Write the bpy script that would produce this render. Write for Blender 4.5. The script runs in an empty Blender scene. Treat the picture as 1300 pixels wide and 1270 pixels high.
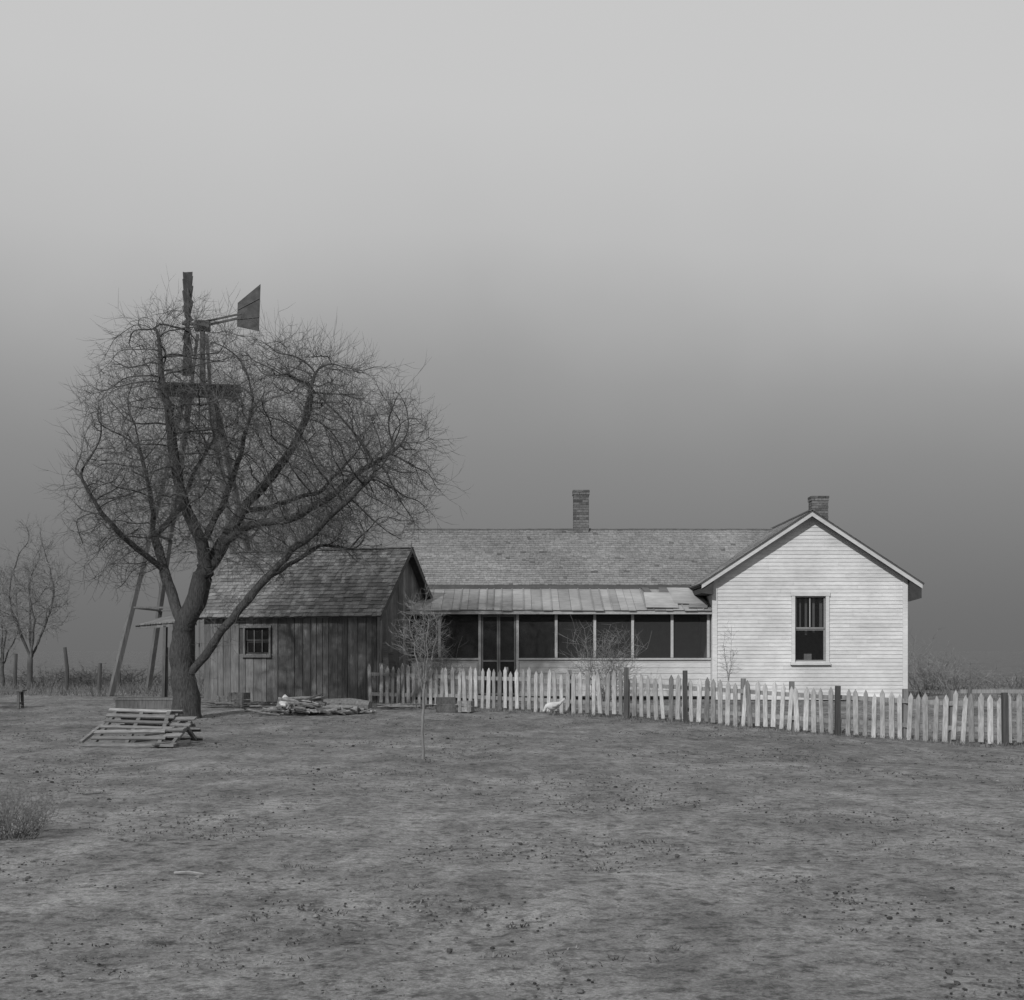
import bpy, math, random
from mathutils import Vector, Matrix, noise, kdtree
R = random.Random(7)
H = 1.5; F = 1805.0; HY = 826.0
def W(px, py, Y): return Vector(((px-650)/F*Y, Y, H+(HY-py)/F*Y))
def WX(px, Y): return (px-650)/F*Y
def WZ(py, Y): return H+(HY-py)/F*Y
def ss(a, b, x):
    t = max(0, min(1, (x-a)/(b-a))); return t*t*(3-2*t)
def gz(x, y):
    a = 0.2*ss(26, 38, y)*(1-ss(60, 140, y))
    b = -0.24*ss(0, 9, x)*ss(14, 24, y)*(1-ss(27, 36, y))
    return a+b

# ------------------------------------------------------------ mesh builder
class MB:
    def __init__(s): s.v = []; s.f = []; s.t = []
    def add(s, vs, fs, t=1.0):
        o = len(s.v); s.v.extend([tuple(v) for v in vs])
        for f in fs: s.f.append([i+o for i in f]); s.t.append(t)
    def quad(s, a, b, c, d, t=1.0): s.add([a, b, c, d], [(0, 1, 2, 3)], t)
    def prism(s, A, B, t=1.0):
        n = len(A)
        fs = [tuple(range(n)), tuple(range(2*n-1, n-1, -1))]
        for i in range(n):
            j = (i+1) % n; fs.append((i, i+n, j+n, j))
        s.add(list(A)+list(B), fs, t)
    def box(s, x0, x1, y0, y1, z0, z1, t=1.0):
        s.prism([(x0,y0,z0),(x1,y0,z0),(x1,y0,z1),(x0,y0,z1)], [(x0,y1,z0),(x1,y1,z0),(x1,y1,z1),(x0,y1,z1)], t)
    def beam(s, p, q, w, h, t=1.0, up=(0,0,1), w2=None, h2=None):
        p = Vector(p); q = Vector(q); d = (q-p).normalized(); up = Vector(up)
        if abs(d.dot(up)) > .97: up = Vector((0,1,0))
        a = d.cross(up).normalized(); b = a.cross(d).normalized()
        w2 = w if w2 is None else w2; h2 = h if h2 is None else h2
        A = [p+a*x*w/2+b*y*h/2 for x, y in ((-1,-1),(1,-1),(1,1),(-1,1))]
        B = [q+a*x*w2/2+b*y*h2/2 for x, y in ((-1,-1),(1,-1),(1,1),(-1,1))]
        s.prism(A, B, t)
    def tube(s, P, rad, n=5, t=1.0):
        o = len(s.v); m = len(P); ref = Vector((.31,.17,.93))
        for i, p in enumerate(P):
            d = (P[min(i+1, m-1)]-P[max(i-1, 0)])
            if d.length < 1e-6: d = Vector((0,0,1))
            d.normalize(); a = d.cross(ref)
            if a.length < .05: a = d.cross(Vector((1,0,0)))
            a.normalize(); b = d.cross(a)
            for k in range(n):
                an = 2*math.pi*k/n
                s.v.append(tuple(p+(a*math.cos(an)+b*math.sin(an))*rad[i]))
        for i in range(m-1):
            for k in range(n):
                k2 = (k+1) % n
                s.f.append([o+i*n+k, o+i*n+k2, o+(i+1)*n+k2, o+(i+1)*n+k]); s.t.append(t)
        s.f.append([o+(m-1)*n+k for k in range(n)]); s.t.append(t)
    def blob(s, c, r, t=1.0, sq=.6, n=6):
        c = Vector(c); vs = []; fs = []
        for i in range(1, 4):
            ph = math.pi*i/4
            for k in range(n):
                a = 2*math.pi*k/n; q = r*(1+R.uniform(-.25,.25))
                vs.append(c+Vector((q*math.sin(ph)*math.cos(a), q*math.sin(ph)*math.sin(a), q*sq*math.cos(ph))))
        vs.append(c+Vector((0,0,r*sq))); 
        for i in range(2):
            for k in range(n):
                k2 = (k+1) % n; fs.append((i*n+k, (i+1)*n+k, (i+1)*n+k2, i*n+k2))
        for k in range(n): fs.append((len(vs)-1, k, (k+1) % n))
        s.add(vs, fs, t)
    def obj(s, name, mat, parent=None, smooth=False, recalc=True):
        me = bpy.data.meshes.new(name); me.from_pydata(s.v, [], s.f)
        at = me.attributes.new('tint', 'FLOAT', 'FACE'); at.data.foreach_set('value', s.t)
        if smooth: me.polygons.foreach_set('use_smooth', [True]*len(s.f))
        me.update(); me.materials.append(mat)
        o = bpy.data.objects.new(name, me); bpy.context.scene.collection.objects.link(o)
        if recalc:
            import bmesh
            bm = bmesh.new(); bm.from_mesh(me); bmesh.ops.recalc_face_normals(bm, faces=bm.faces); bm.to_mesh(me); bm.free()
        if parent: o.parent = parent
        return o
def empty(name, loc=(0,0,0), rz=0):
    e = bpy.data.objects.new(name, None); e.location = loc; e.rotation_euler = (0,0,rz)
    bpy.context.scene.collection.objects.link(e); return e

# ------------------------------------------------------------ materials (black-and-white place)
def nn(nt, t, **kw):
    n = nt.nodes.new(t)
    for k, v in kw.items(): setattr(n, k, v)
    return n
def mth(nt, op, a, b=None, c=None):
    n = nn(nt, 'ShaderNodeMath', operation=op)
    for i, x in enumerate((a, b, c)):
        if x is None: continue
        if isinstance(x, (int, float)): n.inputs[i].default_value = x
        else: nt.links.new(x, n.inputs[i])
    return n.outputs[0]
def noi(nt, co, scale, detail=6, rough=.6, sc=None):
    if sc:
        m = nn(nt, 'ShaderNodeMapping'); m.inputs['Scale'].default_value = sc
        nt.links.new(co, m.inputs['Vector']); co = m.outputs[0]
    n = nn(nt, 'ShaderNodeTexNoise'); n.inputs['Scale'].default_value = scale
    n.inputs['Detail'].default_value = detail; n.inputs['Roughness'].default_value = rough
    nt.links.new(co, n.inputs['Vector']); return n.outputs[0]
def rng(nt, x, a, b, c, d):
    n = nn(nt, 'ShaderNodeMapRange'); nt.links.new(x, n.inputs[0])
    for i, v in enumerate((a, b, c, d)): n.inputs[i+1].default_value = v
    return n.outputs[0]
def base_mat(name):
    m = bpy.data.materials.new(name); m.use_nodes = True; nt = m.node_tree
    b = nt.nodes['Principled BSDF']; tc = nn(nt, 'ShaderNodeTexCoord')
    return m, nt, b, tc.outputs['Object']
def gmat(name, base, var=.25, sc=(1,1,1), nscale=8, bump=.3, rough=.9, big=.15, bigscale=.8, bd=.01, spec=.2):
    m, nt, b, co = base_mat(name)
    n1 = noi(nt, co, nscale, 8, .65, sc); n2 = noi(nt, co, bigscale, 4, .6)
    v = mth(nt, 'MULTIPLY', rng(nt, n1, .3, .7, 1-var, 1+var), rng(nt, n2, .3, .7, 1-big, 1+big))
    at = nn(nt, 'ShaderNodeAttribute', attribute_name='tint')
    v = mth(nt, 'MULTIPLY', v, at.outputs['Fac']); v = mth(nt, 'MULTIPLY', v, base)
    nt.links.new(v, b.inputs['Base Color']); b.inputs['Roughness'].default_value = rough
    b.inputs['Specular IOR Level'].default_value = spec
    bp = nn(nt, 'ShaderNodeBump'); bp.inputs['Strength'].default_value = bump; bp.inputs['Distance'].default_value = bd
    nt.links.new(n1, bp.inputs['Height']); nt.links.new(bp.outputs[0], b.inputs['Normal'])
    return m
M_white = gmat('white_paint', .55, .13, (1,1,6), 5, .3, .7, .16, .9)
M_trim = gmat('weathered_trim', .42, .15, (3,3,3), 6, .3, .8)
M_picket = gmat('worn_whitewash', .37, .35, (6,6,1.2), 5, .5, .85, .25, 1.1)
M_oldwood = gmat('grey_barn_wood', .165, .38, (14,14,1.2), 3, .6, .9, .35, .9)
M_post = gmat('dark_post_wood', .075, .3, (10,10,1), 3, .6)
M_tower = gmat('weathered_tower_wood', .12, .3, (8,8,1), 3, .5)
M_shingle = gmat('grey_shingles', .20, .3, (3,3,3), 5, .5, .9, .22, .5)
M_shingle2 = gmat('dark_shingles', .15, .3, (6,2,2), 6, .5, .9, .3, .9)
M_tin = gmat('porch_tin', .27, .25, (1,5,1), 3, .2, .7, .2, .9)
M_dark = gmat('roof_edge_dark', .065, .2)
M_brick = gmat('chimney_brick', .11, .3, (1,1,1), 20, .5)
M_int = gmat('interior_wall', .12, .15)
M_bark = gmat('bark', .07, .5, (9,9,2), 4, 1.0, .95, .15, .8, .06)
M_twig = gmat('twig', .10, .25, (1,1,1), 4, 0)
M_twig2 = gmat('pale_twig', .19, .25, (1,1,1), 4, 0)
M_metal = gmat('windmill_metal', .075, .4, (1,1,1), 5, .2, .7)
M_lumber = gmat('weathered_lumber', .20, .4, (2,14,14), 3, .5)
M_log = gmat('firewood', .16, .4, (3,3,3), 6, .6)
M_rag = gmat('white_cloth_fabric', .6, .15, (1,1,1), 5, .2, .9)
M_clod = gmat('soil_clods_earth', .15, .3, (1,1,1), 20, .5)
M_grass = gmat('dry_grass_straw', .18, .3, (1,1,1), 3, 0)
def glassmat(name, tr, col):
    m = bpy.data.materials.new(name); m.use_nodes = True; nt = m.node_tree; b = nt.nodes['Principled BSDF']
    b.inputs['Base Color'].default_value = (col, col, col, 1); b.inputs['Roughness'].default_value = .12 if tr > .5 else .8
    t = nn(nt, 'ShaderNodeBsdfTransparent'); mx = nn(nt, 'ShaderNodeMixShader'); mx.inputs[0].default_value = 1-tr
    nt.links.new(t.outputs[0], mx.inputs[1]); nt.links.new(b.outputs[0], mx.inputs[2])
    nt.links.new(mx.outputs[0], nt.nodes['Material Output'].inputs[0]); return m
M_glass = glassmat('window_glass', .6, .03)
M_screen = glassmat('insect_screen', .45, .04)

# ------------------------------------------------------------ ground
def axis(a, b, st, far):
    l = []; x = a
    while x <= b+1e-6: l.append(x); x += st
    lo = []; hi = []; d = st
    x = a
    while x > -far: d *= 1.35; x -= d; lo.append(x)
    d = st; x = b
    while x < far: d *= 1.35; x += d; hi.append(x)
    return lo[::-1]+l+hi
xs = axis(-14, 14, .12, 2500); ys = axis(4, 42, .12, 3500)
mb = MB(); nx = len(xs)
for y in ys:
    for x in xs:
        z = gz(x, y)
        if -40 < x < 40 and 0 < y < 70:
            z += .028*noise.noise((x*.6, y*.6, 0))+.014*noise.noise((x*2.3, y*2.3, 5))+.012*noise.noise((x*4.5, y*4.5, 8))
        mb.v.append((x, y, z))
for j in range(len(ys)-1):
    for i in range(nx-1):
        mb.f.append((j*nx+i, j*nx+i+1, (j+1)*nx+i+1, (j+1)*nx+i)); mb.t.append(1.0)
m, nt, b, co = base_mat('dusty_yard_soil')
n1 = noi(nt, co, .3, 5, .6); n2 = noi(nt, co, 1.6, 9, .72, (1,.6,1)); n3 = noi(nt, co, 45, 6, .75); n4 = noi(nt, co, 9, 9, .8)
n5 = noi(nt, co, 6.5, 5, .65)
v = mth(nt, 'MULTIPLY', rng(nt, n1, .3, .7, .78, 1.22), rng(nt, n2, .36, .64, .64, 1.32))
v = mth(nt, 'MULTIPLY', v, rng(nt, n3, .35, .7, .62, 1.38))
v = mth(nt, 'MULTIPLY', v, rng(nt, n4, .38, .52, .45, 1.08))
v = mth(nt, 'MULTIPLY', v, rng(nt, n5, .33, .45, .50, 1.05))
sx = nn(nt, 'ShaderNodeSeparateXYZ'); nt.links.new(co, sx.inputs[0])
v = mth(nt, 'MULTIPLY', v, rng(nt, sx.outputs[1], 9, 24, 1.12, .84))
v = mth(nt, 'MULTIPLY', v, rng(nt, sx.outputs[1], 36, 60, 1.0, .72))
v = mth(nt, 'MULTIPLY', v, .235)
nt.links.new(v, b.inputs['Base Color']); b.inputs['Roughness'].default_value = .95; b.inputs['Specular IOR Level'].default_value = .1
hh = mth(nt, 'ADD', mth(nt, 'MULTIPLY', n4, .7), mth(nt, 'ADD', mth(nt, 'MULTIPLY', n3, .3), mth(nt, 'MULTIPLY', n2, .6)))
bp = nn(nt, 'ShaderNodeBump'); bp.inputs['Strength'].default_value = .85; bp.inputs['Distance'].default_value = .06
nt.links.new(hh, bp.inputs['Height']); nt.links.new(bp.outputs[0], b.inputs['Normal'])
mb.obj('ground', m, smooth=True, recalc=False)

mb = MB()
for i in range(26000):
    y = 5.5+ (R.random()**1.35)*27; x = R.uniform(-.42, .42)*y
    if noise.noise((x*.5, y*.5, 3))+R.uniform(-.5,.5) < -.05: continue
    r = R.uniform(.003, .010)*(1+1.1*(R.random() > .96))*(.8+y*.03)
    mb.blob((x, y, gz(x, y)+r*.1), r, R.choice((.25,.35,.5,.8,1.3)), .6, 5)
mb.obj('soil_clods', M_clod)
mb = MB()
def tuft(x, y, h, n, t=1.0, sp=.06):
    for k in range(n):
        a = R.uniform(0, 6.28); l = h*R.uniform(.5, 1); b0 = Vector((x+R.gauss(0, sp), y+R.gauss(0, sp), gz(x, y)-.01))
        d = Vector((math.cos(a)*.6*l, math.sin(a)*.6*l, l)); w = Vector((.004, 0, 0))*(1+h*4)
        mb.add([b0-w, b0+w, b0+d*.6+w*.6, b0+d*.6-w*.6, b0+d+Vector((0,0,-l*.1))], [(0,1,2,3), (3,2,4)], t*R.uniform(.6,1.3))
for i in range(5000):
    y = 5.5+(R.random()**1.3)*32; x = R.uniform(-.42, .42)*y
    if noise.noise((x*.6, y*.9, 9))+R.uniform(-.3,.3) < .05: continue
    tuft(x, y, R.uniform(.012, .035), 7, R.choice((.35,.5,.9)), .035)
for i in range(1000):
    t = R.random(); x = -3.5+12.6*t*1.05+R.gauss(0,.15); y = 35-9*t*1.05+R.gauss(0,.25); tuft(x, y, R.uniform(.04, .14), 7, .8)
for i in range(1500):
    x = R.uniform(-26, -7); y = R.uniform(40, 62); tuft(x, y, R.uniform(.12,.42), 7, .6, .2)
for i in range(700):
    x = R.uniform(11, 30); y = R.uniform(36, 62); tuft(x, y, R.uniform(.1,.3), 7, .6, .2)
mb.obj('dry_grass', M_grass, recalc=False)

# ------------------------------------------------------------ building helpers
def shingles(mb, O, U, V, lu, lv, w, e, th=.018, clip=None, tv=.25):
    O = Vector(O); U = Vector(U).normalized(); V = Vector(V).normalized(); N = U.cross(V).normalized()
    if N.z < 0: N = -N
    n = int(lv/e)+1
    for j in range(n):
        v0 = j*e; v1 = min(v0+e*1.25, lv+.01); rowt = R.uniform(.90, 1.08)
        u = -R.random()*w
        while u < lu:
            ww = w*R.uniform(.7, 1.3); a = max(u, 0); c = min(u+ww-.004, lu); u += ww
            if c-a < .01: continue
            dv = R.uniform(-.010, .010); lift = th*R.uniform(.8, 1.6)
            p0 = O+U*a+V*(v0+dv)+N*lift; p1 = O+U*c+V*(v0+dv)+N*lift
            p2 = O+U*c+V*v1+N*.004; p3 = O+U*a+V*v1+N*.004
            q0 = O+U*a+V*(v0+dv); q1 = O+U*c+V*(v0+dv)
            mb.add([p0,p1,p2,p3,q0,q1], [(0,1,2,3),(4,5,1,0)], rowt*R.uniform(1-tv, 1+tv*.8)*(.6 if R.random() < .012 else 1))
def siding(mb, lim, z0, z1, y, e=.1, holes=(), th=.016):
    z = z0
    while z < z1-1e-4:
        zt = min(z+e, z1); a0, b0 = lim(z); a1, b1 = lim(zt)
        segs = [(a0, b0, a1, b1)]
        for hx0, hx1, hz0, hz1 in holes:
            if zt > hz0+.02 and z < hz1-.02:
                ns = []
                for s0, s1, s2, s3 in segs:
                    if s0 < hx0 < s1: ns.append((s0, hx0, s2, hx0)); ns.append((hx1, s1, hx1, s3))
                    else: ns.append((s0,s1,s2,s3))
                segs = ns
        for s0, s1, s2, s3 in segs:
            if s1-s0 < .02 or s3-s2 < 0: continue
            cut = R.uniform(.25,.75); xm = s0+(s1-s0)*cut
            parts = [(s0, xm-.002, s2, xm-.002), (xm, s1, xm, s3)] if (s1-s0) > 1.6 and s2 < xm < s3 else [(s0,s1,s2,s3)]
            for a, b_, c, d in parts:
                mb.add([(a,y-th,z),(b_,y-th,z),(d,y-.001,zt),(c,y-.001,zt),(a,y,z),(b_,y,z)], [(0,1,2,3),(4,5,1,0)], R.uniform(.90,1.04))
        z = zt
def window(x0, x1, z0, z1, y, par, tr=.1, mid=True, muntin=0, mat=None, ft=1.0):
    t = MB(); d = MB(); f = ft
    t.box(x0-tr, x0, y-.05, y+.02, z0-.02, z1+.0, f); t.box(x1, x1+tr, y-.05, y+.02, z0-.02, z1+.0, f)
    t.box(x0-tr-.02, x1+tr+.02, y-.06, y+.02, z1+.001, z1+tr*1.2, f); t.box(x0-tr-.03, x1+tr+.03, y-.09, y+.02, z0-.09, z0-.021, f)
    zm = (z0+z1)/2; g = .42*f
    for (za, zb, yy) in ((zm, z1, y+.03), (z0, zm, y+.06)):
        t.box(x0+.001, x0+.04, yy, yy+.03, za, zb, g); t.box(x1-.04, x1-.001, yy, yy+.03, za, zb, g)
        t.box(x0+.041, x1-.041, yy, yy+.03, zb-.04, zb-.001, g); t.box(x0+.041, x1-.041, yy, yy+.03, za+.001, za+.04, g)
        d.quad((x0,yy+.015,za),(x1,yy+.015,za),(x1,yy+.015,zb),(x0,yy+.015,zb))
    if muntin:
        t.box((x0+x1)/2-.012, (x0+x1)/2+.012, y+.031, y+.055, zm+.05, z1-.05, .6)
    t.obj('window_frame', mat or M_trim, par); d.obj('window_glass', M_glass, par)
def chimney(x, y, z0, z1, w, par):
    c = MB(); c.box(x-w/2+.012, x+w/2-.012, y-w/2+.012, y+w/2-.012, z0, z1-.01, 1.6); c.obj('chimney_mortar', M_brick, par)
    c = MB(); z = z0; k = 0
    while z < z1:
        o = .02 if z > z1-.16 else 0; ww = w/2+o; bl = 2*ww/2.5; off = (k % 2)*bl/2
        for sgn in (-1, 1):
            u = -ww-off
            while u < ww-.01:
                a = max(u, -ww); b_ = min(u+bl-.012, ww); u += bl
                if b_-a < .02: continue
                t = R.uniform(.6, 1.5)
                c.box(x+a, x+b_, *( (y-ww, y-ww+.05) if sgn < 0 else (y+ww-.05, y+ww)), z, z+.062, t)
                if min(b_,ww-.051) > max(a,-ww+.051):
                    c.box(*((x-ww-.001, x-ww+.05) if sgn < 0 else (x+ww-.05, x+ww+.001)), y+max(a,-ww+.051), y+min(b_,ww-.051), z, z+.062, t)
        z += .074; k += 1
    c.obj('chimney_bricks', M_brick, par)

# ------------------------------------------------------------ farmhouse
house = empty('farmhouse', (0,0,0))
Yg = 37.0; xL = WX(905, Yg); xR = WX(1151, Yg); xc = (xL+xR)/2; zb = .3
PK = 5.12; SL = .656; HW = 2.85
def rz(x): return PK-SL*abs(x-xc)
TH = .11
zw = rz(xL)-TH
wx0, wx1 = WX(1009, Yg), WX(1048, Yg); wz0, wz1 = WZ(840, Yg), WZ(757, Yg)
mb = MB()
def lim(z):
    if z <= zw: return xL, xR
    h = (PK-TH-z)/SL; return xc-h, xc+h
siding(mb, lim, zb, PK-TH-.03, Yg, .1, [(wx0-.09, wx1+.09, wz0-.06, wz1+.08)])
mb.obj('clapboard_siding', M_white, house)
mb = MB()
Y0, Y1 = Yg+.002, Yg+.12
mb.box(xL, wx0, Y0, Y1, zb, zw); mb.box(wx1, xR, Y0, Y1, zb, zw)
mb.box(wx0, wx1, Y0, Y1, zb, wz0); mb.box(wx0, wx1, Y0, Y1, wz1, zw)
mb.prism([(xL,Y0,zw),(xR,Y0,zw),(xc,Y0,PK-TH)], [(xL,Y1,zw),(xR,Y1,zw),(xc,Y1,PK-TH)])
mb.box(xR-.12, xR, Y1, 45, zb, zw); mb.box(xL, xL+.12, Y1, 45, zb, zw)
mb.box(xL+.12, xR-.12, 44.88, 45, zb, zw)
mb.prism([(xL,44.88,zw),(xR,44.88,zw),(xc,44.88,PK-TH)], [(xL,45,zw),(xR,45,zw),(xc,45,PK-TH)])
MX0 = -2.9; mYf = 39.5
def mz(y): return 5.08-.629*abs(y-42)
zmw = mz(mYf)-.1
mb.box(MX0, xL-.001, mYf, mYf+.12, zb, zmw, .8); mb.box(MX0, xL-.001, 44.4, 44.5, zb, zmw)
mb.prism([(MX0,mYf+.12,zb),(MX0,44.4,zb),(MX0,44.4,zmw),(MX0,42,4.95),(MX0,mYf+.12,zmw)], [(MX0+.1,mYf+.12,zb),(MX0+.1,44.4,zb),(MX0+.1,44.4,zmw),(MX0+.1,42,4.95),(MX0+.1,mYf+.12,zmw)])
mb.obj('walls', M_white, house)
mb = MB(); mb.box(xL+.02, xR-.02, Yg+.03, 44.9, .02, zb-.002); mb.box(MX0+.02, xL, 37.5, 44.4, .02, zb-.002)
mb.obj('foundation', M_dark, house)
mb = MB()
mb.box(xL-.02, xL+.11, Yg-.035, Yg+.0, zb-.02, zw+.05); mb.box(xR-.11, xR+.02, Yg-.035, Yg+.0, zb-.02, zw+.05)
for s in (-1, 1):
    def PT(d, dz, y): return (xc+s*d, y, PK-SL*d+dz)
    mb.prism([PT(0,-.035,36.70),PT(HW,-.035,36.70),PT(HW,-.15,36.70),PT(0,-.15,36.70)], [PT(0,-.035,36.73),PT(HW,-.035,36.73),PT(HW,-.15,36.73),PT(0,-.15,36.73)], .85)
    mb.prism([PT(0,-.115,Yg-.03),PT(HW-.42,-.115,Yg-.03),PT(HW-.42,-.25,Yg-.03),PT(0,-.25,Yg-.03)], [PT(0,-.115,Yg-.001),PT(HW-.42,-.115,Yg-.001),PT(HW-.42,-.25,Yg-.001),PT(0,-.25,Yg-.001)], .9)
mb.box(xL-.0, xR+.0, Yg-.06, Yg-.017, zb-.08, zb-.001)
mb.obj('trim_boards', M_white, house)
mb = MB(); sh = MB()
for s, dd in ((1, .42), (-1, .20)):
    xa = xR+.021 if s > 0 else xL-.021; xb = xc+s*(HW-.012); za = rz(xa)-.152; z2 = PK-SL*(HW-.012)-.152
    mb.prism([(xa,36.74,za),(xb,36.74,z2),(xb,36.74,z2-dd*.6),(xa,36.74,z2-dd*.8)], [(xa,44.9,za),(xb,44.9,z2),(xb,44.9,z2-dd*.6),(xa,44.9,z2-dd*.8)], .8)
for s in (-1, 1):
    def PT(d, dz, y): return (xc+s*d, y, PK-SL*d+dz)
    mb.prism([PT(0,0,36.68),PT(HW+.03,0,36.68),PT(HW+.03,-.034,36.68),PT(0,-.034,36.68)], [PT(0,0,45.3),PT(HW+.03,0,45.3),PT(HW+.03,-.034,45.3),PT(0,-.034,45.3)], 1.3)
    mb.prism([PT(0,-.036,36.735),PT(HW-.01,-.036,36.735),PT(HW-.01,-.11,36.735),PT(0,-.11,36.735)], [PT(0,-.036,45.2),PT(HW-.01,-.036,45.2),PT(HW-.01,-.11,45.2),PT(0,-.11,45.2)])
    L = math.hypot(HW+.04, SL*(HW+.04))
    shingles(sh, (xc+s*(HW+.04), 36.67, PK-SL*(HW+.04)+.002), (0,1,0), (-s, 0, SL), 8.65, L, .13, .14, .006)
rx0, rx1 = -3.15, xc-.05
for s in (-1, 1):
    def PT(x, d, dz): return (x, 42+s*d, 5.08-.629*d+dz)
    mb.prism([PT(rx0,0,0),PT(rx0,2.8,0),PT(rx0,2.8,-.05),PT(rx0,0,-.05)], [PT(rx1,0,0),PT(rx1,2.8,0),PT(rx1,2.8,-.05),PT(rx1,0,-.05)])
    L = math.hypot(2.83, .629*2.83)
    shingles(sh, (rx0-.02, 42+s*2.83, 5.08-.629*2.83+.002), (1,0,0), (0,-s,.629), rx1-rx0, L, .12, .115, .014, None, .16)
mb.box(rx0, rx1, 41.93, 42.07, 5.07, 5.105, 2.5)
mb.box(xc-.07, xc+.07, 36.68, 45.3, PK-.02, PK+.018, 2)
mb.obj('roof_deck', M_dark, house); sh.obj('shingles', M_shingle, house, recalc=False)
mb = MB(); ez = 5.08-.629*2.8; mb.box(rx0, xL-.32, 39.14, 39.18, ez-.14, ez-.02, .2); mb.obj('eave_fascia', M_trim, house)
chimney(WX(737.5, 42), 42, 4.75, WZ(624, 42), .45, house)
chimney(WX(1039, 41.5), 41.5, 4.0, WZ(632, 41.5), .48, house)
window(wx0, wx1, wz0, wz1, Yg, house, .09, True, 1, M_white, .92)
mb = MB()
for (a, c, z_, t) in ((.04,.10,.9,1.6),(.16,.20,.85,1.2),(.30,.36,.7,1.4),(.50,.56,.75,1.5),(.68,.76,.9,1.4)):
    mb.box(wx0+a, wx0+c, Yg+.2, Yg+.21, wz0+z_, wz1+.1, t)
mb.box(wx0+.3, wx0+.5, Yg+.3, Yg+.32, wz0-.1, wz0+.2, 2)
mb.obj('curtains', M_int, house)
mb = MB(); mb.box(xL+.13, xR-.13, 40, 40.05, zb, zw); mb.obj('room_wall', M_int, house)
pY = 37.4; pz0 = WZ(774, 37.1); pz1 = WZ(747, 39.25); px0 = -3.1; px1 = xL-.005
pU = (pz1-pz0)/(39.25-37.1)
mb = MB(); x = px0
while x < px1:
    w = R.uniform(.17, .34); x2 = min(x+w, px1)
    t = R.uniform(.75, 1.15)
    if x > WX(820, 38): t = R.uniform(1.0, 1.3)
    lf = R.uniform(0, .012)
    def Q(xx, y, dz): return (xx, y, pz0+(y-37.1)*pU+dz)
    ye = 37.07+R.uniform(-.03,.03)
    mb.prism([Q(x,ye,lf),Q(x2-.008,ye,lf),Q(x2-.008,39.3,lf),Q(x,39.3,lf)], [Q(x,ye,lf-.02),Q(x2-.008,ye,lf-.02),Q(x2-.008,39.3,lf-.02),Q(x,39.3,lf-.02)], t)
    if R.random() < .6: mb.prism([Q(x2-.03,ye+.01,lf+.022),Q(x2,ye+.01,lf+.022),Q(x2,39.3,lf+.022),Q(x2-.03,39.3,lf+.022)], [Q(x2-.03,ye+.01,lf+.001),Q(x2,ye+.01,lf+.001),Q(x2,39.3,lf+.001),Q(x2-.03,39.3,lf+.001)], t*.8)
    x = x2
for (a, c, yy0, yy1, t) in ((3.5, 4.35, 37.12, 38.6, 1.3), (4.3, 5.15, 37.5, 39.1, 1.2), (4.0,4.55,38.62,39.2,.5), (3.6,3.8,38.65,39.15,.45), (4.6,5.1,37.12,37.45,.8)):
    sk = R.uniform(-.08,.08)
    A = [Q(a,yy0,.06),Q(c,yy0,.05),Q(c+sk,yy1,.05),Q(a+sk,yy1,.06)]; mb.prism(A, [(p[0],p[1],p[2]-.01) for p in A], t)
mb.obj('porch_roof', M_tin, house)
mb = MB()
zt = WZ(780, pY); zk = WZ(838, pY)
mb.box(px0, px1, 37.12, 37.15, pz0-.12, pz0-.03, .8)
mb.box(px0, px1, pY-.04, pY+.06, zt, zt+.12, .6)
dl, dr = WX(609, pY), WX(657, pY)
for p in (510, 558, 609, 657, 706, 755, 803, 853, 899):
    X = WX(p, pY); w = .035
    z0 = zk if p not in (609, 657) else zb
    mb.box(X-w, X+w, pY-.05, pY+.04, z0+.06, zt-.001, R.uniform(.75,1.0))
mb.box(px0, dl, pY-.07, pY+.05, zk+.001, zk+.05, .9); mb.box(dr, px1, pY-.07, pY+.05, zk+.001, zk+.05, .9)
mb.obj('porch_frame', M_trim, house)
mb = MB()
siding(mb, lambda z: (px0, dl-.045), zb, zk, pY-.01, .15); siding(mb, lambda z: (dr+.045, px1), zb, zk, pY-.01, .15)
mb.box(px0, dl-.05, pY, pY+.03, zb, zk); mb.box(dr+.05, px1, pY, pY+.03, zb, zk)
mb.t = [q*.9 for q in mb.t]
mb.obj('porch_knee_wall', M_white, house)
mb = MB()
dm = (dl+dr)/2
for a, c in ((dl+.05, dm-.004), (dm+.004, dr-.05)):
    mb.box(a, a+.04, pY-.03, pY+.0, zb+.03, zt-.01, .4); mb.box(c-.04, c, pY-.03, pY+.0, zb+.03, zt-.01, .4)
    for z in (zb+.03, 1.2, zt-.07): mb.box(a+.041, c-.041, pY-.03, pY+.0, z, z+.05, .35)
mb.obj('screen_door_frame', M_trim, house)
mb = MB(); mb.quad((px0,pY+.01,zk),(dl,pY+.01,zk),(dl,pY+.01,zt),(px0,pY+.01,zt)); mb.quad((dr,pY+.01,zk),(px1,pY+.01,zk),(px1,pY+.01,zt),(dr,pY+.01,zt))
mb.quad((dl+.05,pY-.012,zb),(dr-.05,pY-.012,zb),(dr-.05,pY-.012,zt),(dl+.05,pY-.012,zt)); mb.obj('porch_screens', M_screen, house, recalc=False)
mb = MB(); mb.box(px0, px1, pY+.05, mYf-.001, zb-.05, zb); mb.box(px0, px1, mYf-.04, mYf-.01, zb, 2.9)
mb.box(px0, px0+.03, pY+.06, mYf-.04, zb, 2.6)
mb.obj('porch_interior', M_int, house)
mb = MB(); mb.box(dl, dl+.9, mYf-.07, mYf-.041, zb, 2.3, .3); mb.box(2.2, 3.1, mYf-.07, mYf-.041, 1.0, 2.3, .3); mb.obj('inner_openings', M_int, house)
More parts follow.
